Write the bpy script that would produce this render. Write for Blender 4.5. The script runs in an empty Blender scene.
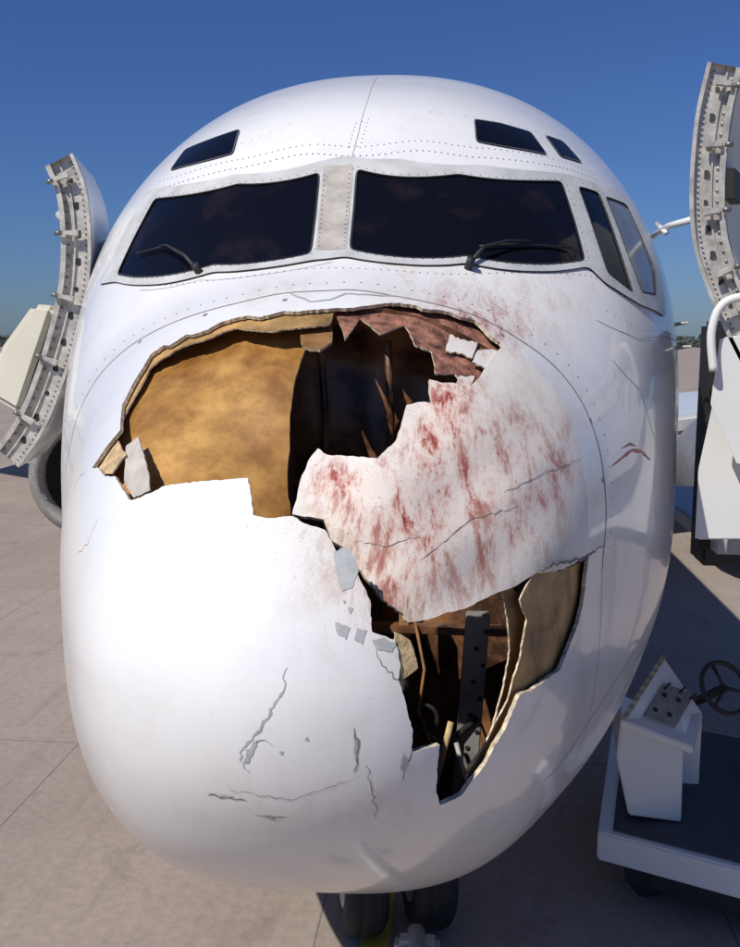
import bpy, numpy as np, math, bmesh
from mathutils import Vector
from mathutils.geometry import delaunay_2d_cdt
rng=np.random.RandomState(3)
sc=bpy.context.scene; COL=sc.collection
cd=bpy.data.cameras.new('camera'); cam=bpy.data.objects.new('camera',cd); COL.objects.link(cam)
cd.sensor_fit='VERTICAL'; cd.sensor_height=24; cd.lens=23.54; cd.clip_end=9000; cd.clip_start=0.05
cam.location=(0.53,-2.3,3.6); cam.rotation_euler=(math.radians(81.9),0,math.radians(5.4)); sc.camera=cam
# ================================================================ hull loft (metres; x across, y aft of nose tip, z up)
S =[0,.05,.15,.3,.6,1,1.3,1.65,1.95,2.25,2.75,3.25,4,5,6,8,40]
W =[0,.25,.435,.585,.77,.96,1.08,1.23,1.36,1.48,1.66,1.81,1.94,1.98,2.0,2.0,2.0]
ZT=[2.62,2.83,2.99,3.15,3.38,3.62,3.77,3.93,4.16,4.43,4.82,5.06,5.30,5.42,5.45,5.45,5.45]
ZB=[2.62,2.37,2.19,2.00,1.75,1.50,1.37,1.27,1.20,1.16,1.12,1.09,1.06,1.05,1.05,1.05,1.05]
ZC=[2.62,2.62,2.62,2.62,2.64,2.70,2.76,2.84,2.91,2.97,3.06,3.14,3.22,3.27,3.3,3.3,3.3]
Q=[math.sqrt(v) for v in S]
def pchip(xs,ys):
    xs=np.array(xs,float);ys=np.array(ys,float);h=np.diff(xs);d=np.diff(ys)/h
    m=np.zeros(len(xs))
    for i in range(1,len(xs)-1):
        if d[i-1]*d[i]>0:
            w1=2*h[i]+h[i-1];w2=h[i]+2*h[i-1];m[i]=(w1+w2)/(w1/d[i-1]+w2/d[i])
    m[0]=d[0];m[-1]=0
    def f(x):
        x=np.asarray(x,float);i=np.clip(np.searchsorted(xs,x)-1,0,len(h)-1)
        t=(x-xs[i])/h[i]
        return (2*t**3-3*t**2+1)*ys[i]+(t**3-2*t**2+t)*h[i]*m[i]+(-2*t**3+3*t**2)*ys[i+1]+(t**3-t**2)*h[i]*m[i+1]
    return f
fW,fT,fB,fC=[pchip(Q,v) for v in (W,ZT,ZB,ZC)]
def hull(a,b):
    # (a,b): unrolled nose coordinates, a^2+b^2 = distance aft of the tip, direction = position round the section
    a=np.asarray(a,float);b=np.asarray(b,float)
    q=np.maximum(np.hypot(a,b),1e-6);c=a/q;s=b/q
    n=2.0+0.25*np.clip(q-0.5,0,1)
    k=(np.abs(c)**n+np.abs(s)**n)**(-1/n)
    kk=k*(1+0.10*np.where(s<0,(2*c*s)**2,0)*np.clip(q,0,1))
    z=fC(q)+np.where(s>0,fT(q)-fC(q),fC(q)-fB(q))*s*kk
    return np.stack([fW(q)*c*kk,q*q,z],-1)
def hnorm(a,b,e=2e-3):
    a=np.asarray(a,float);b=np.asarray(b,float)
    n=np.cross(hull(a+e,b)-hull(a-e,b),hull(a,b+e)-hull(a,b-e))
    return n/np.linalg.norm(n,axis=-1,keepdims=True)
def const(d): return lambda a,b: np.zeros_like(np.asarray(a,float))+d
def surf(a,b,df): return hull(a,b)-hnorm(a,b)*df(a,b)[...,None]
def H(s): return np.array([[float(v)/1000 for v in t.split(',')] for t in s.split()])
def M(s): return [np.array([float(v)/100 for v in t.split(',')]) for t in s.split()]
# ================================================================ materials
def newmat(n):
    m=bpy.data.materials.new(n);m.use_nodes=True;nt=m.node_tree;return m,nt,nt.nodes['Principled BSDF']
def N(nt,t,**k):
    n=nt.nodes.new(t)
    for a,v in k.items(): setattr(n,a,v)
    return n
def noise_n(nt,scale,detail=5,rough=.6,dist=0,stretch=None):
    tc=N(nt,'ShaderNodeTexCoord');n=N(nt,'ShaderNodeTexNoise');n.inputs['Scale'].default_value=scale;n.inputs['Detail'].default_value=detail;n.inputs['Roughness'].default_value=rough;n.inputs['Distortion'].default_value=dist
    src=tc.outputs['Object']
    if stretch:
        mp=N(nt,'ShaderNodeMapping');mp.inputs['Rotation'].default_value=stretch[0];mp.inputs['Scale'].default_value=stretch[1];nt.links.new(src,mp.inputs['Vector']);src=mp.outputs[0]
    nt.links.new(src,n.inputs['Vector']);return n
def ramp(nt,src,p0,c0,p1,c1):
    r=N(nt,'ShaderNodeValToRGB');r.color_ramp.elements[0].position=p0;r.color_ramp.elements[1].position=p1
    r.color_ramp.elements[0].color=(*c0,1);r.color_ramp.elements[1].color=(*c1,1);nt.links.new(src,r.inputs[0]);return r
def mix(nt,fac,a,b,bt='MIX'):
    m=N(nt,'ShaderNodeMix');m.data_type='RGBA';m.blend_type=bt
    for i,v in ((0,fac),(6,a),(7,b)):
        if isinstance(v,(int,float)): m.inputs[i].default_value=v
        elif isinstance(v,tuple): m.inputs[i].default_value=(*v,1)
        else: nt.links.new(v,m.inputs[i])
    return m.outputs[2]
def math_(nt,op,a,b=None,clamp=False):
    m=N(nt,'ShaderNodeMath');m.operation=op;m.use_clamp=clamp
    for i,v in ((0,a),(1,b)):
        if v is None: continue
        if isinstance(v,(int,float)): m.inputs[i].default_value=v
        else: nt.links.new(v,m.inputs[i])
    return m.outputs[0]
def simple(n,c,rough=.5,metal=0,var=.25,scale=12,coat=0,bump=0,c2=None):
    m,nt,p=newmat(n);nz=noise_n(nt,scale)
    r=ramp(nt,nz.outputs[0],.32,tuple(v*(1-var) for v in c),.68,c2 or tuple(min(1,v*(1+var*.6)) for v in c))
    nt.links.new(r.outputs[0],p.inputs['Base Color']);p.inputs['Roughness'].default_value=rough;p.inputs['Metallic'].default_value=metal;p.inputs['Coat Weight'].default_value=coat
    if bump:
        b=N(nt,'ShaderNodeBump');b.inputs['Strength'].default_value=bump;b.inputs['Distance'].default_value=.01;n2=noise_n(nt,scale*4)
        nt.links.new(n2.outputs[0],b.inputs['Height']);nt.links.new(b.outputs[0],p.inputs['Normal'])
    return m
def paint(n,base=(.80,.80,.80),rough=.28,stain=True,coat=.6,grime=.10):
    m,nt,p=newmat(n)
    n1=noise_n(nt,1.3,6);c=ramp(nt,n1.outputs[0],.35,tuple(v*.94 for v in base),.65,base).outputs[0]
    if stain:
        gr=noise_n(nt,5,9,.72,.8);c=mix(nt,ramp(nt,gr.outputs[0],.52,(0,0,0),.75,(grime*3,)*3).outputs[0],c,(.58,.53,.46))
        sp0=noise_n(nt,75,3,.6);c=mix(nt,ramp(nt,sp0.outputs[0],.73,(0,0,0),.76,(.6,.6,.6)).outputs[0],c,(.30,.27,.24))
        at=N(nt,'ShaderNodeAttribute',attribute_name='stain');sep=N(nt,'ShaderNodeSeparateColor');nt.links.new(at.outputs['Color'],sep.inputs[0])
        rot=((0,math.radians(-28),0),(2.6,1,.7))
        fine=noise_n(nt,24,8,.78,.3,rot);mid=noise_n(nt,6.5,8,.7,.5,((0,math.radians(-28),0),(2.0,1,.7)))
        def fac(ch,k,src,lo):
            t=math_(nt,'SUBTRACT',src,lo);t=math_(nt,'MULTIPLY',t,k,True);return math_(nt,'MULTIPLY',t,ch,True)
        fm=math_(nt,'ADD',math_(nt,'MULTIPLY',fine.outputs[0],.38),math_(nt,'MULTIPLY',mid.outputs[0],.62))
        c=mix(nt,math_(nt,'MULTIPLY',sep.outputs[1],.30),c,(.68,.54,.38))
        c=mix(nt,fac(sep.outputs[1],6,fm,.48),c,(.47,.33,.21))
        c=mix(nt,math_(nt,'MULTIPLY',sep.outputs[0],.22),c,(.60,.30,.22))
        c=mix(nt,fac(sep.outputs[0],8,fm,.445),c,(.50,.16,.11))
        c=mix(nt,fac(sep.outputs[0],16,fm,.515),c,(.24,.022,.018))
        spk=noise_n(nt,150,2,.5);c=mix(nt,fac(sep.outputs[2],14,spk.outputs[0],.63),c,(.18,.10,.07))
    nt.links.new(c,p.inputs['Base Color']);p.inputs['Roughness'].default_value=rough;p.inputs['Coat Weight'].default_value=coat;p.inputs['Coat Roughness'].default_value=.06
    n3=noise_n(nt,2.2,2);b=N(nt,'ShaderNodeBump');b.inputs['Strength'].default_value=.12;b.inputs['Distance'].default_value=.03
    nt.links.new(n3.outputs[0],b.inputs['Height']);nt.links.new(b.outputs[0],p.inputs['Normal']);nt.links.new(b.outputs[0],p.inputs['Coat Normal'])
    return m
M_white=paint('white_aircraft_paint')
M_panel=paint('stained_radome_paint',(.80,.765,.71),.5,True,.12,.16)
M_plain=paint('white_equipment_paint',(.72,.72,.70),.4,False)
M_inner=simple('fibreglass_inner',(.34,.20,.08),.6,0,.5,9,0,.4)
M_edge=simple('torn_edge',(.60,.50,.36),.8,0,.6,45)
M_fib=simple('bloodied_fibres',(.09,.022,.015),.7,0,.6,18,0,.8,(.45,.20,.13))
M_gold=simple('golden_fibreglass',(.40,.24,.09),.5,0,.6,7,0,.4)
M_grey=simple('grey_primer',(.42,.43,.43),.6,0,.2,20)
M_seam=simple('seam_sealant',(.20,.19,.18),.7)
M_line=simple('panel_gap',(.34,.34,.34),.7)
M_crack=simple('crack_dark',(.24,.20,.17),.9)
M_frame=simple('window_frame_metal',(.62,.62,.60),.4,.2,.2,6)
M_post=simple('window_post',(.50,.46,.41),.4,.1,.3,9)
M_gask=simple('black_rubber',(.02,.02,.02),.6)
M_rivet=simple('rivet',(.20,.20,.20),.4,.5)
M_alu=simple('door_aluminium',(.55,.52,.47),.42,.3,.35,14,0,.2)
M_cream=simple('cream_plastic',(.66,.63,.52),.5,0,.08,3)
M_tire=simple('tyre_rubber',(.018,.018,.018),.8,0,.3,20)
M_wht2=simple('gear_paint',(.42,.42,.40),.45,.1,.3,6)
M_red=simple('red_lettering_reflection',(.50,.05,.06),.4)
M_tan=simple('tan_fibre',(.55,.40,.22),.8,0,.4,30,0,.5)
M_shard=simple('shard_grey',(.46,.42,.37),.7)
M_rib=simple('rib_brown',(.24,.12,.04),.6,0,.5,12)
M_chan=simple('channel_grey',(.30,.29,.27),.5,.3)
M_glass,nt,p=newmat('cockpit_glass');nz=noise_n(nt,1.3,5,.7);nt.links.new(ramp(nt,nz.outputs[0],.5,(.004,.004,.006),.78,(.030,.018,.016)).outputs[0],p.inputs['Base Color']);p.inputs['Roughness'].default_value=.06;p.inputs['IOR'].default_value=1.3  # dim interior glints painted into the near-black glass as reddish blotches
M_refl=simple('grey_reflection_window',(.20,.21,.22),.15,0,.3,3)  # side pane's reflection painted in as a lighter grey base colour
M_bulk,nt,p=newmat('shade_darkened_bulkhead')
n2=noise_n(nt,5,6,.62,.2);nt.links.new(ramp(nt,n2.outputs[0],.38,(.035,.015,.008),.66,(.30,.135,.06)).outputs[0],p.inputs['Base Color']);p.inputs['Roughness'].default_value=.4  # brown bulkhead coating, with the cavity's shade put into its dark tones
b=N(nt,'ShaderNodeBump');b.inputs['Strength'].default_value=.25;b.inputs['Distance'].default_value=.02;nt.links.new(n2.outputs[0],b.inputs['Height']);nt.links.new(b.outputs[0],p.inputs['Normal'])
M_liner,nt,p=newmat('golden_liner');n1=noise_n(nt,2.6,6,.6,.2);n2=noise_n(nt,9,9,.7)
c=ramp(nt,n1.outputs[0],.36,(.25,.105,.022),.66,(.58,.33,.095)).outputs[0];c=mix(nt,.6,c,ramp(nt,n2.outputs[0],.38,(.42,.33,.25),.6,(1,1,1)).outputs[0],'MULTIPLY')
nt.links.new(c,p.inputs['Base Color']);p.inputs['Roughness'].default_value=.36
b=N(nt,'ShaderNodeBump');b.inputs['Strength'].default_value=.2;b.inputs['Distance'].default_value=.02;nt.links.new(n1.outputs[0],b.inputs['Height']);nt.links.new(b.outputs[0],p.inputs['Normal'])
# ================================================================ helpers
def empty(n):
    o=bpy.data.objects.new(n,None);COL.objects.link(o);return o
def obj(name,V,Fs,mats,parent=None,smooth=False,midx=None,norm=None,cols=None):
    me=bpy.data.meshes.new(name);me.from_pydata([tuple(map(float,v)) for v in V],[],[tuple(map(int,f)) for f in Fs])
    if not isinstance(mats,(list,tuple)): mats=[mats]
    for m in mats: me.materials.append(m)
    if midx is not None: me.polygons.foreach_set('material_index',midx)
    if smooth: me.polygons.foreach_set('use_smooth',[True]*len(me.polygons))
    if cols is not None:
        at=me.color_attributes.new('stain','FLOAT_COLOR','POINT')
        at.data.foreach_set('color',np.concatenate([cols,np.ones((len(cols),1))],1).astype('f').ravel())
    me.update()
    if norm is not None: me.normals_split_custom_set_from_vertices([tuple(n) for n in norm])
    o=bpy.data.objects.new(name,me);COL.objects.link(o)
    if parent: o.parent=parent
    return o
def inpoly(P,poly):
    x,y=P[:,0],P[:,1];r=np.zeros(len(P),bool);n=len(poly)
    for i in range(n):
        x1,y1=poly[i];x2,y2=poly[(i+1)%n]
        if y1==y2: continue
        r^=((y1>y)!=(y2>y))&(x<(x2-x1)*(y-y1)/(y2-y1)+x1)
    return r
def dens(poly,sp,closed=True,jag=0.0):
    out=[];n=len(poly)
    for i in range(n if closed else n-1):
        p=np.array(poly[i]);q=np.array(poly[(i+1)%n]);L=np.linalg.norm(q-p);k=max(1,int(round(L/sp)))
        t=(q-p)/max(L,1e-9);nn=np.array([-t[1],t[0]])
        for j in range(k):
            v=p+(q-p)*j/k
            if j and jag: v=v+nn*rng.uniform(-1,1)*jag+t*rng.uniform(-.3,.3)*sp
            out.append(v)
    if not closed: out.append(np.array(poly[-1]))
    return np.array(out)
def torn(s): return dens(dens(H(s),.055,False,.009),.012,False,.0018)
def cdt(outer,holes,sp):
    loops=[outer]+list(holes);pts=np.concatenate(loops);edges=[];o=0
    for l in loops:
        n=len(l);edges+=[(o+i,o+(i+1)%n) for i in range(n)];o+=n
    lo,hi=outer.min(0),outer.max(0)
    xs=np.arange(lo[0],hi[0]+sp,sp);ys=np.arange(lo[1],hi[1]+sp,sp*.87)
    g=np.array([(x+(j%2)*sp*.5,y) for j,y in enumerate(ys) for x in xs])
    k=inpoly(g,outer)
    for h in holes:k&=~inpoly(g,h)
    g=g[k];keep=np.ones(len(g),bool)
    for i in range(0,len(g),2000):
        keep[i:i+2000]=(((g[i:i+2000,None]-pts[None])**2).sum(-1).min(1)>(sp*.45)**2)
    allp=np.concatenate([pts,g[keep]])
    r=delaunay_2d_cdt([Vector(tuple(map(float,v))) for v in allp],edges,[],0,1e-7)
    V=np.array([tuple(v) for v in r[0]]);T=np.array([t for t in r[2] if len(t)==3])
    c=V[T].mean(1);k=inpoly(c,outer)
    for h in holes:k&=~inpoly(c,h)
    T=T[k];A=V[T];ar=(A[:,1,0]-A[:,0,0])*(A[:,2,1]-A[:,0,1])-(A[:,1,1]-A[:,0,1])*(A[:,2,0]-A[:,0,0])
    T[ar<0]=T[ar<0][:,::-1];T=T[abs(ar)>1e-10]
    return V,T
STAINS=[]
def stain_at(ab):
    c=np.zeros((len(ab),3))
    for (p,q,r,ch,s) in STAINS:
        d=q-p;t=np.clip(((ab-p)@d)/max(d@d,1e-9),0,1);dist=np.linalg.norm(ab-(p+t[:,None]*d),axis=1)
        c[:,ch]=np.maximum(c[:,ch],s*np.exp(-(dist/r)**2))
    return c
def patch(name,outer,holes,df,sp,mat,parent,norm=True,thick=0,inner_mat=None,edge_mat=None,stains=False):
    V,T=cdt(outer,holes,sp);P=surf(V[:,0],V[:,1],df)
    n=hnorm(V[:,0],V[:,1]);Vs=list(P);Fs=[tuple(t) for t in T];mi=[0]*len(Fs);mats=[mat]
    if not norm:
        fn=np.cross(P[T[:,1]]-P[T[:,0]],P[T[:,2]]-P[T[:,0]]);vn=np.zeros_like(P)
        for j in range(3): np.add.at(vn,T[:,j],fn)
        sn=vn/np.maximum(np.linalg.norm(vn,axis=1,keepdims=True),1e-12)
        sn[(sn*n).sum(1)<0]*=-1
    else: sn=n
    if thick:
        nV=len(P);Vs+=list(P-n*thick);Fs+=[tuple(t[::-1]+nV) for t in T];mats+=[inner_mat or mat,edge_mat or mat];mi+=[1]*len(T)
        cnt={(t[i],t[(i+1)%3]) for t in T for i in range(3)}
        for (i,j) in cnt:
            if (j,i) not in cnt: Fs.append((j,i,i+nV,j+nV));mi.append(2)
        sn=np.concatenate([sn,-sn])
    cols=None
    if stains:
        cols=stain_at(V)
        if thick: cols=np.concatenate([cols,cols*0])
    o=obj(name,Vs,Fs,mats,parent,True,mi,None,cols);me=o.data
    me.polygons.foreach_set('use_smooth',[m_<2 for m_ in mi])
    ln=[]
    for poly in me.polygons:
        for l in poly.loop_indices: ln.append(tuple(sn[me.loops[l].vertex_index]) if mi[poly.index]<2 else (0,0,0))
    me.normals_split_custom_set(ln)
    return o
def ribbon(name,ab,w,mat,parent,off=.0012,closed=False,taper=False,jag=0,sp=.03,df=None):
    ab=dens(ab,sp,closed,jag)
    if taper: w=w*(.25+.75*np.sin(np.linspace(.15,3.0,len(ab))))*(1+rng.uniform(-.5,.5,len(ab)))
    a,b=ab[:,0],ab[:,1];n=hnorm(a,b);P=hull(a,b)+n*off
    if df is not None: P=P-n*df(a,b)[:,None]
    t=np.roll(P,-1,0)-np.roll(P,1,0) if closed else np.gradient(P,axis=0)
    t/=np.maximum(np.linalg.norm(t,axis=1,keepdims=True),1e-9);s=np.cross(n,t);w=np.broadcast_to(w,(len(P),))[:,None]/2
    m=len(P)
    return obj(name,np.concatenate([P-s*w,P+s*w]),[(i,(i+1)%m,m+(i+1)%m,m+i)[::-1] for i in range(m if closed else m-1)],mat,parent,True)
def tube(name,pts,r,mat,parent,smooth=True,seg=10,closed=False):
    pts=[Vector(p) for p in pts];V=[];Fs=[];m=len(pts);rs=r if isinstance(r,(list,tuple)) else [r]*m
    x=None
    for i,p in enumerate(pts):
        t=(pts[(i+1)%m] if closed else pts[min(i+1,m-1)])-(pts[i-1] if (closed or i) else pts[0]);t.normalize()
        if x is None: x=t.orthogonal().normalized()
        x=(x-t*x.dot(t)).normalized();y=t.cross(x)
        for k in range(seg):
            an=2*math.pi*k/seg;V.append(p+(x*math.cos(an)+y*math.sin(an))*rs[i])
    for i in range(m if closed else m-1):
        for k in range(seg): Fs.append((i*seg+k,i*seg+(k+1)%seg,((i+1)%m)*seg+(k+1)%seg,((i+1)%m)*seg+k))
    if not closed: Fs+= [tuple(range(seg))[::-1],tuple(range((m-1)*seg,m*seg))]
    return obj(name,V,Fs,mat,parent,smooth)
def prism(name,poly,ext,mat,parent,bevel=0):
    poly=[np.array(p,float) for p in poly];ext=np.array(ext,float);m=len(poly)
    V=poly+[p+ext for p in poly];Fs=[tuple(range(m)),tuple(range(m,2*m))[::-1]]+[(i,m+i,m+(i+1)%m,(i+1)%m) for i in range(m)]
    o=obj(name,V,Fs,mat,parent)
    bm=bmesh.new();bm.from_mesh(o.data);bmesh.ops.recalc_face_normals(bm,faces=bm.faces)
    if bevel: bmesh.ops.bevel(bm,geom=bm.edges[:],offset=bevel,segments=2,affect='EDGES')
    bm.to_mesh(o.data);bm.free();return o
def box(name,lo,hi,mat,parent,bevel=0):
    x0,y0,z0=lo;x1,y1,z1=hi
    return prism(name,[(x0,y0,z0),(x1,y0,z0),(x1,y1,z0),(x0,y1,z0)],(0,0,z1-z0),mat,parent,bevel)
def discs(name,items,mat,parent,seg=8,dome=.3):
    V=[];Fs=[]
    for (p,n,r) in items:
        p=Vector(p);n=Vector(n).normalized();x=n.orthogonal().normalized();y=n.cross(x);o=len(V)
        for k in range(seg):
            an=2*math.pi*k/seg;V.append(p+(x*math.cos(an)+y*math.sin(an))*r)
        V.append(p+n*r*dome);Fs+=[(o+k,o+(k+1)%seg,o+seg) for k in range(seg)]
    return obj(name,V,Fs,mat,parent,True)
def sst(x,a,b): t=np.clip((x-a)/(b-a),0,1);return t*t*(3-2*t)
# ================================================================ airliner
AIR=empty('airliner')
for s_,r,ch,k in [('518,767 400,500',.085,0,1.0),('620,560 400,400',.14,0,.75),('131,657 300,615',.05,0,.95),('230,600 300,500',.08,0,.55),('333,411 371,300',.05,0,.5),
      ('900,461 620,344',.12,0,.5),('700,640 850,500',.10,0,.45),('729,939 474,1053',.06,0,.6),('474,1053 792,982',.09,1,.85),('306,1177 963,948',.14,1,.5),('560,1030 760,960',.07,0,.4),
      ('180,480 400,270',.15,1,.95),('450,420 800,300',.28,1,.75),('500,700 860,600',.17,1,.6),('-53,1396 -28,1352',.03,1,.9),('474,1053 850,930',.18,2,.7),
      ('48,1515 266,1488',.05,2,1.0),('-40,1600 200,1570',.12,2,.45),('150,600 900,350',.3,2,.6),('190,340 280,190',.06,1,.6),('1300,600 1500,700',.2,1,.25),
      ('-100,-250 300,-300',.12,1,.30),('-300,1120 -100,1190',.05,1,.4)]:
    v=H(s_);STAINS.append((v[0],v[1],r,ch,k))
h1=torn('-765,509 -718,575 -659,648 -713,710 -700,791 -680,877 -532,966 -328,1046 -126,1084 70,1096 260,1105 474,1061 611,1010 720,905')
hr=dens(H('720,905 849,806 961,667 1029,511 1073,287 1080,88'),.016,False,.001)
h2=torn('1080,88 1075,57 1047,-72 979,-131 911,-176 729,-125 663,-194 583,-260 505,-317 439,-320 430,-206 441,-137 364,-134 359,-32 335,72 327,182 272,211 266,292 236,357 191,392 172,434 149,471 61,507 -43,508 -79,598 -209,582 -343,555 -469,497 -520,513 -590,536 -765,509')
hole=np.concatenate([h1[:-1],hr[:-1],h2[:-1]])
R0=1.5;NT=200;TH=np.linspace(0,2*math.pi,NT,endpoint=False)
circ=np.stack([R0*np.cos(TH),R0*np.sin(TH)],-1)
patch('radome_shell',circ,[hole],const(0),.026,M_white,AIR,True,.014,M_inner,M_edge,True)
qs=np.concatenate([np.linspace(R0,2.45,76),np.sqrt(np.linspace(7,32,18))]);V=[];nn=[];ab=[]
for q in qs:
    a=q*np.cos(TH);b=q*np.sin(TH);V.append(hull(a,b));nn.append(hnorm(a,b));ab.append(np.stack([a,b],-1))
V=np.concatenate(V);nn=np.concatenate(nn);ab=np.concatenate(ab);m=len(qs)
obj('fuselage',V,[(i*NT+j,(i+1)*NT+j,(i+1)*NT+(j+1)%NT,i*NT+(j+1)%NT) for i in range(m-1) for j in range(NT)],M_white,AIR,True,None,nn,stain_at(ab))
tv=[]
for i,(y,r,z) in enumerate([(32,1,3.3),(35,.75,3.6),(38,.4,4.1),(40,.12,4.5)]):
    for t in np.linspace(0,2*math.pi,32,endpoint=False): tv.append((2*r*math.cos(t),y,z+2.1*r*math.sin(t)))
obj('tail_cone',tv,[(i*32+j,(i+1)*32+j,(i+1)*32+(j+1)%32,i*32+(j+1)%32) for i in range(3) for j in range(32)],M_plain,AIR,True)
prism('tail_fin',[(0.12,31,5.2),(.12,36,5.0),(.12,39,11),(.12,37,11.2)],(-.24,0,0),M_plain,AIR,.05)
def pdep(a,b):
    a=np.asarray(a,float);d=np.sqrt(((np.stack([a,b],-1)[...,None,:]-hr)**2).sum(-1)).min(-1)
    t=np.clip(d/.8,0,1);t=t*t*(3-2*t)
    return .11*t+(.006*np.sin(a*17+b*9)+.005*np.sin(b*23-a*8)+.006*np.abs(np.sin(a*7+b*13)))*np.clip(t*3,0,1)
pl=torn('1080,88 830,199 706,204 420,223 362,289 305,362 256,429 178,493 147,551 44,570 52,662 96,743 300,680 355,715 383,806 465,792 453,858 590,801 667,863 720,905')
patch('dented_panel',np.concatenate([hr[:-1],pl[:-1]]),[],pdep,.02,M_panel,AIR,False,.012,M_inner,M_edge,True)
def layer(name,s,d,mat,th=.006,jag=.004,sp=.03,stains=False):
    df=const(d) if not callable(d) else d
    return patch(name,dens(dens(H(s),.05,True,jag*1.3),.013,True,jag*.5),[],df,sp,mat,AIR,callable(d)==False,th,mat,M_edge,stains)
def ldep(a,b):
    a=np.asarray(a,float);b=np.asarray(b,float)
    return .035+.30*np.clip((a+.748)/.762,0,1)*(1-.72*sst(b,.62,1.08))+.008*np.sin(b*11+a*5)
layer('inner_liner','-967,416 -881,602 -903,746 -845,943 -622,1109 -209,1245 -60,1235 -10,1150 -60,949 -50,782 18,564 -253,481 -587,424',ldep,M_liner,.01,.004,.03)
layer('torn_fibres_upper','55,1144 254,1160 479,1117 636,1058 770,917 686,857 603,797 547,862 477,872 460,944 395,974 350,1048 259,1024 171,1087 130,1011',.035,M_fib)
layer('white_flake_a','522,985 632,943 607,893 507,934',.02,M_panel,.006,.008,.03,True)
layer('white_flake_b','627,911 715,890 663,847 602,876',.012,M_panel,.006,.006,.03,True)
layer('white_flake_c','560,850 620,840 600,800 545,815',.03,M_panel,.006,.006,.03,True)
layer('torn_layer_left','-706,640 -790,705 -777,786 -751,887 -573,994 -332,1078 63,1133 62,1056 -51,1043 -201,1026 -325,1028 -463,969 -574,924 -674,847 -679,781 -702,714',.02,M_gold)
layer('inner_layer_right','832,207 1152,-1 1120,-142 1040,-191 959,-231 764,-165 686,-238 600,-304 542,-350 557,-262 635,-206 714,-140 769,-48 798,65 766,149',.03,M_gold)
layer('torn_rib','717,218 768,187 850,75 872,-57 817,-183 747,-267 668,-330 612,-351 666,-237 730,-125 763,-20 751,90',.06,M_rib)
layer('torn_flap_low','330,203 368,174 388,92 347,68 332,127',.008,M_tan)
layer('fibre_shard_a','-818,497 -686,622 -602,600 -649,535',.02,M_tan)
layer('fibre_shard_b','-639,621 -589,661 -498,608 -433,544 -496,510 -582,540',.03,M_shard)
layer('fibre_shard_c','-65,1068 52,1112 79,1019 40,993 -33,1003',.05,M_rib,.01)
# pressure bulkhead behind the radome
th=np.linspace(0,2*math.pi,121)[:-1];rr=np.linspace(0,1,50);V=[];qb=math.sqrt(1.36)
for r in rr:
    P=hull(qb*np.cos(th),qb*np.sin(th));x=P[:,0]*r*.95;z=2.76+(P[:,2]-2.76)*r*.95
    y=1.30+.10*sst(x,-.30,-.1)*(1-sst(x,.5,.75))*(1-sst(r,.75,.98))+.02*np.sin(z*9+x*4)+.015*np.sin(x*21)
    V.append(np.stack([x,y,z],-1))
V=np.concatenate(V)
obj('pressure_bulkhead',V,[(i*120+j,i*120+(j+1)%120,(i+1)*120+(j+1)%120,(i+1)*120+j) for i in range(49) for j in range(120)],M_bulk,AIR,True)
for i,x in enumerate((-.02,.24)):
    tube('bulkhead_rib_%d'%i,[(x,1.30,2.5),(x+.02,1.36,2.9),(x+.03,1.34,3.3),(x+.02,1.27,3.6)],.014,M_bulk,AIR)
prism('bulkhead_channel',[(.52,1.05,1.75),(.61,1.05,1.75),(.66,1.05,2.6),(.57,1.05,2.6)],(0,.05,0),M_chan,AIR,.004)
discs('channel_holes',[((.535+.05*k/11+.03+.03*(k%2),1.046,1.82+.065*k),(0,-1,0),.010) for k in range(12)],M_gask,AIR)
prism('bulkhead_beam',[(-.5,1.1,2.5),(.9,1.1,2.5),(.9,1.1,2.53),(-.5,1.1,2.53)],(0,.06,0),M_bulk,AIR,.004)
prism('bulkhead_stiffener',[(.30,1.12,1.6),(.34,1.12,1.6),(.36,1.12,2.7),(.32,1.12,2.7)],(0,.08,0),M_inner,AIR,.004)
tube('wiring_loom',[(.3,1.0,2.5),(.36,.98,2.3),(.42,1.0,2.15),(.5,1.02,2.1),(.62,1.05,2.2)],.012,M_gask,AIR)
tube('wiring_loom_b',[(.38,1.1,2.55),(.42,1.0,2.4),(.40,.97,2.25),(.47,.98,2.05),(.44,1.0,1.9)],.006,M_rib,AIR)
tube('cable_ring',[(.42+.05*math.cos(t),.98,2.22+.05*math.sin(t)) for t in np.linspace(0,6.28,20)[:-1]],.008,M_gask,AIR,closed=True)
tube('broken_strut',[(.46,.95,1.95),(.52,1.0,2.2)],.012,M_tan,AIR)
tube('broken_strut_b',[(.60,.93,1.92),(.54,1.0,2.12)],.009,M_wht2,AIR)
# seams and panel lines
sab=H('-1158,312 -1140,493 -1050,680 -877,858 -651,992 -381,1091 -103,1158 90,1166 314,1125 591,1035 790,912 957,763 1082,572 1153,360 1183,125 1168,-60')
sd=np.r_[0,np.cumsum(np.linalg.norm(np.diff(sab,axis=0),axis=1))];sabs=np.stack([pchip(sd,sab[:,i])(np.linspace(0,sd[-1],90)) for i in (0,1)],-1)
ribbon('radome_seam',sabs,.008,M_seam,AIR)
q1=np.linalg.norm(sab[-1]);t1=math.atan2(sab[-1][1],sab[-1][0]);q0=np.linalg.norm(sab[0]);t0=math.atan2(sab[0][1],sab[0][0])-2*math.pi
ribbon('radome_seam_lower',np.array([((q1+(q0-q1)*f)*math.cos(t1+(t0-t1)*f),(q1+(q0-q1)*f)*math.sin(t1+(t0-t1)*f)) for f in np.linspace(0,1,60)]),.004,M_line,AIR)
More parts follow.
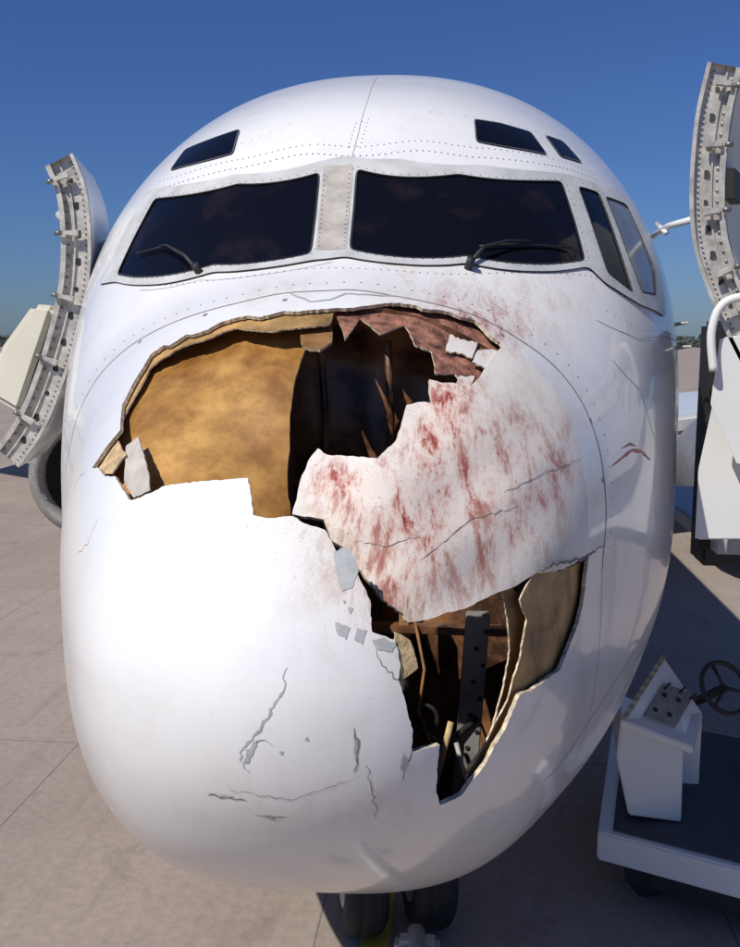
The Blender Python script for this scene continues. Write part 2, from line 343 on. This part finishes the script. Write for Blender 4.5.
for n_,s_ in (('brow_line','-3,1284 -596,1160 -914,1025'),('crown_line','8,1518 20,1569 34,1682 18,1906'),('side_line','1207,676 1370,463 1490,165 1502,-204'),('side_line_b','1130,836 1375,627 1924,336'),('lower_line','817,-508 1054,-548 1343,-607 1666,-843')):
    ribbon(n_,H(s_),.004,M_line,AIR)
ribbon('tape_edge',H('-135,1152 -37,1120 41,1127 95,1149 294,1130'),.010,M_grey,AIR,off=.002,jag=.002)
for i,(s_,w) in enumerate([('81,135 68,61 23,-22 -25,-84 -35,-117 -13,-150',.007),('235,-42 241,-101 227,-160',.006),('-127,-233 -84,-234 -31,-240',.006),('-15,-293 21,-302 64,-296',.005),('253,-145 263,-220 270,-314',.0025),
      ('-68,-209 77,-234 239,-171',.002),('338,-208 347,-167 364,-134',.005),('-964,38 -900,-10 -870,-25',.006),('800,217 912,183 1176,23',.009),('349,40 292,135 272,191',.003),
      ('-20,-90 30,-60 50,-75',.0025),('-820,480 -880,420 -900,380',.0025),('-700,280 -640,330 -600,420',.002)]):
    ribbon('crack_%d'%i,H(s_),w,M_crack if i else M_grey,AIR,taper=True,jag=.006,sp=.012)
for i,s_ in enumerate(['714,483 868,481 1046,444','251,484 339,452 445,453','444,389 608,449 768,427']):
    ribbon('panel_crease_%d'%i,H(s_),.003,M_crack,AIR,off=.0014,df=pdep,taper=True,jag=.004,sp=.014)
for i,s_ in enumerate(['172,417 202,427 230,403 236,364 222,326 198,319 184,361','185,246 221,228 213,198 194,213','237,226 260,218 250,181 231,201','272,191 300,192 329,168 320,152 287,162','-14,-90 8,-62 14,-58 0,-92 -14,-125 -26,-125','-105,-226 -58,-230 -77,-236','3,-294 47,-295 25,-304','235,-60 240,-96 234,-125 231,-112','345,-130 356,-160 341,-195 332,-170','60,-90 72,-88 66,-100','120,-60 128,-52 131,-66','212,280 226,276 220,262','200,300 208,296 203,288']):
    patch('paint_chip_%d'%i,dens(H(s_),.010,True,.003),[],const(-.0015),.02,M_grey,AIR)
# windows
def rnd(poly,r=.02,k=4):
    out=[];n=len(poly)
    for i in range(n):
        p=poly[i];a=poly[i-1]-p;b=poly[(i+1)%n]-p;la=np.linalg.norm(a);lb=np.linalg.norm(b);rr_=min(r,la*.4,lb*.4);a=a/la*rr_;b=b/lb*rr_
        for t in np.linspace(0,1,k): out.append(p+a*(1-t)**2+b*t**2)
    return np.array(out)
wn=[('windshield_pane','-1089,982 -1044,1101 -991,1225 -530,1393 -134,1476 -119,1393 -105,1302 -542,1210',M_glass),
    ('windshield_pane_b','43,1486 514,1411 989,1258 1039,1133 1077,1015 564,1221 66,1314 55,1404',M_glass),
    ('side_window','1076,1217 1188,1171 1259,985 1332,799 1192,926 1134,1071',M_glass),
    ('side_window_b','1229,1149 1376,1103 1514,808 1505,709 1393,768 1302,962',M_refl)]
wab=[dens(rnd(H(w[1]),.018),.03) for w in wn]
fr=dens(rnd(H('-1240,878 -1186,973 -1086,1223 -560,1410 -135,1503 -26,1518 241,1495 612,1411 1003,1278 1216,1196 1489,1127 1588,803 1587,592 1387,729 1178,905 1096,990 565,1204 51,1295 -91,1283 -535,1193 -1090,962'),.03),.03)
patch('windshield_frame',fr,wab,const(-.010),.035,M_frame,AIR,True,.009,M_frame,M_gask)
for (n_,_,mt),w in zip(wn,wab):
    patch(n_,w,[],const(-.005),.03,mt,AIR);ribbon(n_+'_gasket',w,.009,M_gask,AIR,off=.0112,closed=True)
patch('centre_post',dens(rnd(H('-120,1490 20,1497 49,1312 -86,1311'),.01),.03),[],const(-.0125),.05,M_post,AIR,True,.002,M_post,M_post)
for i,s_ in enumerate(['-966,1322 -935,1411 -617,1525 -606,1454','582,1548 710,1516 861,1463 931,1362 592,1477','941,1445 1036,1417 1124,1310 1006,1344']):
    ab=dens(rnd(H(s_),.012),.03);patch('eyebrow_window_%d'%i,ab,[],const(-.006),.03,M_glass,AIR,True,.006,M_glass,M_gask);ribbon('eyebrow_trim_%d'%i,ab,.007,M_rivet,AIR,off=.007,closed=True)
riv=[]
def rivets(ab,step=.035,r=.004,off=.0005,closed=False):
    d=dens(ab,.01,closed);P=hull(d[:,0],d[:,1]);n=hnorm(d[:,0],d[:,1]);acc=0
    for i in range(1,len(P)):
        acc+=np.linalg.norm(P[i]-P[i-1])
        if acc>=step: acc=0;riv.append((P[i]+n[i]*off,n[i],r))
def curve(s):
    v=H(s);dd_=np.r_[0,np.cumsum(np.linalg.norm(np.diff(v,axis=0),axis=1))];return np.stack([pchip(dd_,v[:,i])(np.linspace(0,dd_[-1],60)) for i in (0,1)],-1)
for w in wab[:2]: c=w.mean(0);rivets(c+(w-c)*1.045,.035,.004,.0105,True)
for w in wab[2:]: c=w.mean(0);rivets(c+(w-c)*1.10,.035,.0035,.0105,True)
rivets(curve('-1040,1240 -560,1428 -135,1521 241,1514 612,1432 1003,1303 1216,1222'),.026,.0045,.002);rivets(curve('-1045,1262 -560,1450 -135,1543 241,1537 612,1456 1003,1328 1216,1248'),.03,.004,.002)
rivets(curve('-995,1010 -500,1180 -5,1263 560,1180 1108,962 1384,711'),.03,.004,.001);rivets(curve('312,1620 800,1500 1253,1281 1466,988'),.05,.0035,.001);rivets(H('-297,1596 -690,1448'),.05,.0035,.001);rivets(H('1700,363 1787,-309'),.05,.004,.001)
rivets(H('-20,1530 0,1600 60,1610 40,1540'),.03,.004,.001);rivets(sabs*1.03,.06,.0045,.001);rivets(H('1150,860 1400,640 1924,350'),.05,.004,.001)
rivets(H('-110,1480 -75,1320'),.03,.004,.014);rivets(H('10,1485 38,1322'),.03,.004,.014)
discs('rivets',riv,M_rivet,AIR,6)
discs('radome_latches',[(hull(*v)+hnorm(*v)*.0015,hnorm(*v),.011) for v in H('-791,905 -480,1044 -145,1124 591,1019 717,941 1092,551 1159,300')],M_seam,AIR,10)
wp=H('-606,1174 -672,1179 -789,1169 -838,1155 -976,1083 -617,1233 574,1192 622,1207 727,1193 835,1158 613,1224 791,1172 1007,1073')
def lift(idx,offs): return [hull(*wp[i])+hnorm(*wp[i])*o for i,o in zip(idx,offs)]
tube('wiper_arm_a',lift((0,1,2,3),(.02,.05,.04,.03)),[.010,.009,.006,.004],M_gask,AIR);tube('wiper_blade_a',lift((4,3,2),(.02,.02,.02)),.005,M_gask,AIR);tube('wiper_pivot_a',lift((0,0),(.0,.05)),.018,M_gask,AIR)
tube('wiper_arm_b',lift((6,7,8,9),(.02,.05,.04,.03)),[.010,.009,.006,.004],M_gask,AIR);tube('wiper_blade_b',lift((10,11,12),(.02,.02,.02)),.005,M_gask,AIR);tube('wiper_pivot_b',lift((6,6),(.0,.05)),.018,M_gask,AIR)
ribbon('side_mark_a',H('1209,317 1267,302 1325,279 1392,206 1455,108'),.014,M_red,AIR,off=.002,taper=True)  # red strokes stand for both small lettering and reflections on the hull side
ribbon('side_mark_b',H('1265,341 1312,315 1350,271'),.010,M_red,AIR,off=.002,taper=True)
for i,v in enumerate(H('1870,475 1750,396')):
    P=hull(*v);n=hnorm(*v);tube('air_probe_%d'%i,[P,P+n*.05,P+n*.06+np.array([0,-.08,0])],[.012,.01,.006],M_alu,AIR)
# ================================================================ doors
def door(name,P,thick,ddir,side,L=.84):
    E=empty(name);E.parent=AIR;P=np.array(P)
    d=np.r_[0,np.cumsum(np.linalg.norm(np.diff(P,axis=0),axis=1))];k=60;u=np.linspace(0,d[-1],k)
    P=np.stack([pchip(d,P[:,i])(u) for i in range(3)],-1)
    for _ in range(12): P[1:-1]=(P[:-2]+P[2:]+2*P[1:-1])/4
    T=np.gradient(P,axis=0);T/=np.linalg.norm(T,axis=1,keepdims=True)
    O=np.cross(T,[0,1,0]);O/=np.linalg.norm(O,axis=1,keepdims=True)
    if O[0][0]*side<0:O=-O
    A=P;B=P+O*thick;dd=np.array([*ddir,0.]);dd/=np.linalg.norm(dd)
    def quad(nm,X,Y,mat,sm=True): return obj(nm,list(X)+list(Y),[(i,i+1,k+i+1,k+i) for i in range(k-1)],mat,E,sm)
    quad('outer_skin',A,A+dd*L,M_plain);quad('inner_lining',B,B+dd*L,M_cream);quad('edge_web',A+dd*.035,B+dd*.035,M_alu);quad('hinge_edge_web',A+dd*L,B+dd*L,M_alu)
    def rim(nm,X,w):
        Y=X+O*w;V=list(X)+list(Y)+list(X+dd*.05)+list(Y+dd*.05);Fs=[]
        for i in range(k-1): Fs+=[(i,i+1,k+i+1,k+i),(k+i,k+i+1,3*k+i+1,3*k+i),(i,i+1,2*k+i+1,2*k+i)]
        obj(nm,V,Fs,M_alu,E)
    rim('rim_inboard',A,.020);rim('rim_outboard',B-O*.03,.03);rim('web_bead',A+O*.095+dd*.022,.010)
    mid=(A+B)/2
    discs('lightening_holes',[(mid[i]+dd*.032-O[i]*.015,-dd,.022 if i%4 else .014) for i in range(4,k-3,5)],M_gask,E,14,.0)
    discs('bolts',[(A[i]+O[i]*.035+dd*.030,-dd,.006) for i in range(1,k)]+[(B[i]-O[i]*.042+dd*.030,-dd,.008) for i in range(2,k,2)],M_rivet,E,8,.6)
    for j,i in enumerate([3,14,26,38,50]):
        c=mid[i]+O[i]*.03;prism('latch_%d'%j,[c-O[i]*.05-T[i]*.02,c+O[i]*.035-T[i]*.012,c+O[i]*.035+T[i]*.012,c-O[i]*.05+T[i]*.02],-dd*.03,M_alu,E,.004)
        tube('roller_%d'%j,[c-dd*.03+O[i]*.05,c-dd*.03+O[i]*.085],.014,M_rivet,E)
    for X,nm in ((0,'cap_top'),(k-1,'cap_bottom')): obj(nm,[A[X],B[X],B[X]+dd*L,A[X]+dd*L],[(0,1,2,3)],M_alu,E)
    return E,A,B,O,dd
E,A,B,O,dd=door('service_door',M('-167,300,466 -159,300,445 -158,300,418 -161,300,389 -169,300,361 -180,300,332 -195,300,302 -209,300,285'),.18,(-.2,.83),-1)
prism('slide_bustle',[B[28],B[28]+O[28]*.14+np.array([0,0,-.03]),B[40]+O[40]*.25,B[50]+O[50]*.22,B[50]],dd*.6,M_cream,E,.03)
E,A,B,O,dd=door('entry_door',M('172,260,495 167,260,468 166,260,439 168,260,413 176,260,388 188,260,363 202,260,338'),.17,(.36,.83),1)
prism('slide_bustle',[B[38],B[38]+O[38]*.16,B[48]+O[48]*.26,B[57]+O[57]*.2,B[57]],dd*.6,M_cream,E,.03)
prism('handle_recess',[B[18],B[18]+O[18]*.05,B[24]+O[24]*.05,B[24]],dd*.2,M_gask,E,.005)
ha=M('177,410,427 180,370,430 187,310,428 -215,390,444 -177,350,423 -168,370,419')
tube('hinge_arm',[ha[0],ha[1],ha[2]],.02,M_plain,AIR);tube('hinge_arm_b',[ha[0]+np.array([.02,-.1,.08]),ha[1]+np.array([-.01,0,-.04])],.016,M_plain,AIR)
tube('hinge_arm_c',ha[3:],.03,M_plain,AIR)
# ================================================================ wings, engines, gear
M_nac=simple('nacelle_grey',(.20,.21,.23),.4,.2)
for s in (-1,1):
    prism('wing',[(s*1.9,13,1.75),(s*1.9,19.5,1.75),(s*14,22,2.7),(s*14,20.3,2.7)],(0,0,.35),M_plain,AIR,.08)
    prof=[(.0,.80),(.03,.92),(.12,1.0),(.5,1.08),(1.5,1.1),(2.6,.95),(3.2,.75)];V=[];k=40;ex=s*5.1
    for (y,r) in [(1.0,.0),(1.0,.2),(.95,.76),(.25,.78)]+prof:
        for t in np.linspace(0,2*math.pi,k,endpoint=False): V.append((ex+r*math.cos(t),11.3+y,1.5+r*math.sin(t)*(.93 if math.sin(t)<0 else 1)))
    nr=4+len(prof);Fs=[(i*k+j,i*k+(j+1)%k,(i+1)*k+(j+1)%k,(i+1)*k+j) for i in range(nr-1) for j in range(k)]
    obj('engine_nacelle',V,Fs,[M_gask,M_chan,M_nac],AIR,True,[0 if i//k<3 else (1 if i//k<6 else 2) for i in range(len(Fs))])
    V=[];Fs=[]
    for b_ in range(24):
        t=b_*math.pi/12;o=len(V)
        for r,w,y in ((.2,.05,0),(.76,.10,.1)):
            for sg in(-1,1): V.append((ex+r*math.cos(t+sg*w),12.1+sg*.05+y*.2,1.5+r*math.sin(t+sg*w)))
        Fs.append((o,o+1,o+3,o+2))
    obj('fan_blades',V,Fs,M_chan,AIR)
    prism('engine_pylon',[(ex-.08,12,2.4),(ex+.08,12,2.4),(ex+.08,15.5,2.4),(ex-.08,15.5,2.4)],(0,0,.1),M_plain,AIR,.02)
def wheel(name,c,ax,R,w,parent):
    ax=Vector(ax).normalized();x=ax.orthogonal().normalized();y=ax.cross(x);V=[];k=40
    prof=[(-.3,.0),(-.5,.30),(-.46,.52),(-.5,.56),(-.5,.86),(-.38,.96),(-.2,1),(-.17,.985),(-.14,1),(.14,1),(.17,.985),(.2,1),(.38,.96),(.5,.86),(.5,.56),(.46,.52),(.5,.30),(.3,0.0)]
    for (u,r) in prof:
        for t in np.linspace(0,2*math.pi,k,endpoint=False): V.append(Vector(c)+ax*u*w+(x*math.cos(t)+y*math.sin(t))*max(r,.01)*R)
    n=len(prof);Fs=[(i*k+j,i*k+(j+1)%k,(i+1)*k+(j+1)%k,(i+1)*k+j) for i in range(n-1) for j in range(k)]
    return obj(name,V,Fs,[M_tire,M_wht2],parent,True,[1 if (i//k<3 or i//k>=n-4) else 0 for i in range(len(Fs))])
GX,GY=.17,3.05;ax=(.97,.24,0)
wheel('nose_wheel_a',(GX-.2,GY-.05,.39),ax,.39,.25,AIR);wheel('nose_wheel_b',(GX+.2,GY+.05,.39),ax,.39,.25,AIR)
tube('nose_gear_axle',[(GX-.25,GY-.06,.39),(GX+.25,GY+.06,.39)],.05,M_wht2,AIR)
tube('nose_gear_piston',[(GX,GY,.39),(GX,GY+.05,.8)],.05,M_chan,AIR);tube('nose_gear_strut',[(GX,GY+.05,.75),(GX,GY+.1,1.6)],.085,M_chan,AIR)
tube('nose_gear_drag_brace',[(GX,GY+.05,.95),(GX,GY+1.0,1.5)],.04,M_wht2,AIR)
tube('torque_link',[(GX,GY-.05,.5),(GX,GY-.18,.68),(GX,GY-.03,.9)],.025,M_chan,AIR)
for s in (-1,1): prism('nose_gear_door',[(GX+s*.40,GY-.3,1.12),(GX+s*.40,GY+.9,1.1),(GX+s*.48,GY+.9,.62),(GX+s*.48,GY-.25,.62)],(.02*s,0,0),M_plain,AIR,.005)
for s in (-1,1):
    for d in (-.2,.2): wheel('main_wheel',(s*2.9+d,17.5,.55),(1,0,0),.55,.35,AIR)
    tube('main_gear_strut',[(s*2.9,17.5,.55),(s*2.9,17.5,1.9)],.12,M_wht2,AIR)
TB=empty('tow_bar')
tube('bar',[(GX+.16,GY-.42,.24),(GX+.2,GY-.9,.2),(GX+.34,GY-2.6,.18)],.05,M_wht2,TB);box('head',(GX+.04,GY-.55,.12),(GX+.30,GY-.42,.24),M_wht2,TB,.03)
wheel('wheel_a',(GX-.0,GY-2.2,.13),(1,0,0),.13,.06,TB);wheel('wheel_b',(GX+.5,GY-2.2,.13),(1,0,0),.13,.06,TB)
# ================================================================ passenger stairs
ST=empty('passenger_stairs')
box('bumper',(2.0,3.35,2.25),(2.24,3.62,3.72),M_gask,ST,.03)
for i in range(7): box('bumper_rib_%d'%i,(1.985,3.33,2.36+.19*i),(2.255,3.345,2.42+.19*i),M_tire,ST,.004)
prism('front_panel_upper',M('184,260,362 219,260,366 223,260,295 196,260,297 181,260,328'),(.1,.05,0),M_plain,ST,.008)
prism('front_panel_lower',M('189,285,328 235,285,328 239,285,253 183,285,252 183,285,291'),(.1,.05,0),M_plain,ST,.008)
box('platform',(2.05,3.2,2.36),(4.4,5.2,2.46),M_grey,ST,.01)
rl=np.array(M('181,255,345 179,255,363 181,255,374 186,255,380 194,255,382 221,255,383'));dl=np.r_[0,np.cumsum(np.linalg.norm(np.diff(rl,axis=0),axis=1))]
tube('handrail',np.stack([pchip(dl,rl[:,i])(np.linspace(0,dl[-1],30)) for i in range(3)],-1),.022,M_plain,ST)
for i in range(9): box('step_%d'%i,(4.4+.28*i,3.3,2.2-.25*i),(4.7+.28*i,4.9,2.24-.25*i),M_grey,ST)
prism('stringer_a',[(4.3,3.25,2.4),(4.3,3.25,2.1),(6.9,3.25,-.0),(6.9,3.25,.35)],(0,.05,0),M_plain,ST)
prism('stringer_b',[(4.3,4.95,2.4),(4.3,4.95,2.1),(6.9,4.95,-.0),(6.9,4.95,.35)],(0,.05,0),M_plain,ST)
for x,y in ((3.9,3.3),(3.9,5.0),(3.2,5.0)): tube('leg',[(x,y,0),(x,y,2.36)],.05,M_plain,ST)
# ================================================================ service tug
TG=empty('service_tug')
FL,FR,BL=M('144,327,55 250,279,55 186,522,55');BR=FR+(BL-FL)
prism('deck_skirt',[FL,FR,BR,BL],(0,0,-.19),M_plain,TG,.012)
def lerp4(u,v,z=0): return (FL*(1-u)+FR*u)*(1-v)+(BL*(1-u)+BR*u)*v+np.array([0,0,z])
prism('deck_mat',[lerp4(.08,.03,.006),lerp4(.98,.03,.006),lerp4(.98,.97,.006),lerp4(.08,.97,.006)],(0,0,.01),simple('deck_dark',(.05,.055,.07),.7),TG)
prism('chassis',[lerp4(.15,.1,-.2),lerp4(.9,.1,-.2),lerp4(.9,.9,-.2),lerp4(.15,.9,-.2)],(0,0,-.2),M_gask,TG)
for i,(u,v) in enumerate(((.25,.2),(.25,.8),(.85,.2),(.85,.8))): c=lerp4(u,v);wheel('wheel_%d'%i,(c[0],c[1],.22),(1,.2,0),.22,.16,TG)
CN=M('156,340,99 165,340,60 198,340,57 197,340,106 158,340,125 217,375,116 191,382,153 229,370,136')
prism('console_body',[CN[0],CN[1],CN[2],CN[3],CN[4]],(0.05,.45,0),M_plain,TG,.01)
t0=CN[4]+np.array([-.01,-.03,.0]);t1=CN[3]+np.array([.05,-.03,.03]);t2=CN[5];t3=CN[6]
prism('console_top',[t0,t1,t2,t3],(0,0,-.05),M_plain,TG,.006)
prism('console_back',[t3+np.array([0,.0,-.05]),t2+np.array([0,0,-.05]),t2+np.array([0,0,-.5]),t3+np.array([0,0,-.9])],(0,.04,0),M_plain,TG,.004)
M_yel=simple('stripe_yellow',(.50,.43,.22),.6);e1=(t3-t0)
for i in range(18):
    a=t0+e1*i/18;b=t0+e1*(i+1)/18;w=(t1-t0)*.07;z=np.array([0,0,.004])
    prism('warning_stripe_%d'%i,[a+z,b+z,b+w+z,a+w+z],(0,0,.003),M_chan if i%2 else M_yel,TG)
pc=t0*.35+t1*.2+t2*.25+t3*.2;u1=(t1-t0);u2=(t3-t0);z=np.array([0,0,.01])
prism('instrument_panel',[pc-u1*.18-u2*.2+z,pc+u1*.26-u2*.2+z,pc+u1*.26+u2*.3+z,pc-u1*.18+u2*.3+z],(0,0,.012),M_chan,TG,.004)
nrm=np.cross(u1,u2);nrm/=np.linalg.norm(nrm);nrm*=np.sign(nrm[2])
discs('gauges',[(pc+u1*x+u2*y+np.array([0,0,.026]),nrm,.018) for x,y in ((-.08,-.08),(.12,-.08),(.12,.14),(-.08,.14))],M_gask,TG,12,.1)
for i,(x,y) in enumerate(((-.15,.25),(.05,.27),(.22,.24))): q_=pc+u1*x+u2*y;tube('lever_%d'%i,[q_,q_+nrm*.09],.008,M_gask,TG)
sw=Vector(CN[7]);ax=Vector((.35,-.75,.6)).normalized();x=ax.orthogonal().normalized();y=ax.cross(x)
tube('steering_wheel',[sw+(x*math.cos(t)+y*math.sin(t))*.17 for t in np.linspace(0,2*math.pi,28)[:-1]],.016,M_gask,TG,closed=True)
for a_ in (0,2.1,4.2): tube('steering_spoke',[sw,sw+(x*math.cos(a_)+y*math.sin(a_))*.17],.012,M_gask,TG)
tube('steering_column',[sw,sw-ax*.55],.03,M_gask,TG)
box('seat_base',(2.75,3.9,.56),(3.3,4.4,.95),M_gask,TG,.03)
# ================================================================ ground
m,nt,p=newmat('concrete_apron');tc=N(nt,'ShaderNodeTexCoord');sx=N(nt,'ShaderNodeSeparateXYZ');nt.links.new(tc.outputs['Object'],sx.inputs[0])
n1=noise_n(nt,.35,8,.65);n2=noise_n(nt,14,8,.7)
c=ramp(nt,n1.outputs[0],.3,(.29,.235,.195),.7,(.39,.325,.275)).outputs[0]
c=mix(nt,.5,c,ramp(nt,n2.outputs[0],.3,(.5,.5,.5),.7,(1,1,1)).outputs[0],'MULTIPLY')
n4=noise_n(nt,1.1,6,.7,1.5);c=mix(nt,ramp(nt,n4.outputs[0],.56,(0,0,0),.72,(.45,.45,.45)).outputs[0],c,(.13,.105,.09))
n5=noise_n(nt,1.0,6,.7,0,((0,0,0),(6,.25,1)));c=mix(nt,ramp(nt,n5.outputs[0],.52,(0,0,0),.75,(.35,.35,.35)).outputs[0],c,(.15,.12,.10))
def joint(out,off,per,w):
    t=math_(nt,'ADD',out,off);t=math_(nt,'DIVIDE',t,per);t=math_(nt,'FRACT',t);t=math_(nt,'SUBTRACT',t,.5);t=math_(nt,'ABSOLUTE',t);return math_(nt,'GREATER_THAN',t,.5-w/per/2)
jn=math_(nt,'MAXIMUM',joint(sx.outputs[0],.29+51,2.55,.014),joint(sx.outputs[1],50.7,5.1,.014))
c=mix(nt,math_(nt,'MULTIPLY',jn,.6),c,(.09,.075,.065));nt.links.new(c,p.inputs['Base Color']);p.inputs['Roughness'].default_value=.85
b=N(nt,'ShaderNodeBump');b.inputs['Strength'].default_value=.3;b.inputs['Distance'].default_value=.02;nt.links.new(n2.outputs[0],b.inputs['Height']);nt.links.new(b.outputs[0],p.inputs['Normal'])
s=4000;obj('apron',[(-s,-s,0),(s,-s,0),(s,s,0),(-s,s,0)],[(0,1,2,3)],m)
obj('painted_line',[(-.02,2.6,.004),(.16,2.6,.004),(.16,40,.004),(-.02,40,.004)],[(0,1,2,3)],simple('yellow_line_paint',(.55,.36,.05),.7,0,.3,10))
V=[];Fs=[]
for i in range(700):
    x=rng.uniform(-420,260);y=rng.uniform(560,620);r=rng.uniform(3,7);h=rng.uniform(2,7)
    for k in range(5):
        c_=np.array([x+rng.normal()*r*.5,y+rng.normal()*2,h*rng.uniform(.3,1)]);o=len(V)
        for j in range(4): V.append(c_+rng.normal(size=3)*r*.5*np.array([1,.5,.5]))
        Fs+=[(o,o+1,o+2),(o,o+2,o+3),(o+1,o+2,o+3),(o,o+1,o+3)]
obj('tree_line',V,Fs,simple('foliage_far',(.06,.075,.07),.9))
HG=empty('terminal_building');box('hall',(-330,420,0),(-235,450,9),simple('hall_wall',(.3,.3,.32),.7),HG);box('roof',(-333,417,9),(-232,453,10),M_grey,HG);box('glazing',(-328,419.8,2),(-237,419.95,6),M_gask,HG)
# ================================================================ light
SA=math.radians(48);az=math.radians(38)
d=Vector((-math.sin(az)*math.cos(SA),-math.cos(az)*math.cos(SA),math.sin(SA)))
sun=bpy.data.lights.new('sun','SUN');sun.energy=4.6;sun.angle=math.radians(.5);sun.color=(1,.955,.88);so=bpy.data.objects.new('sun',sun);COL.objects.link(so);so.rotation_euler=d.to_track_quat('Z','Y').to_euler()
w=bpy.data.worlds.new('World');sc.world=w;w.use_nodes=True;nt=w.node_tree;bg=nt.nodes['Background'];sk=nt.nodes.new('ShaderNodeTexSky');sk.sky_type='NISHITA';sk.sun_disc=False
sk.sun_elevation=SA;sk.sun_rotation=math.atan2(d.x,d.y);sk.air_density=1.2;sk.dust_density=.4;sk.ozone_density=2.2
mx=nt.nodes.new('ShaderNodeMix');mx.data_type='RGBA';mx.blend_type='MULTIPLY';mx.inputs[0].default_value=1;mx.inputs[7].default_value=(.46,.70,1.28,1)
nt.links.new(sk.outputs[0],mx.inputs[6]);nt.links.new(mx.outputs[2],bg.inputs[0]);bg.inputs[1].default_value=.055
sc.view_settings.view_transform='Standard';sc.view_settings.look='None';sc.view_settings.exposure=0
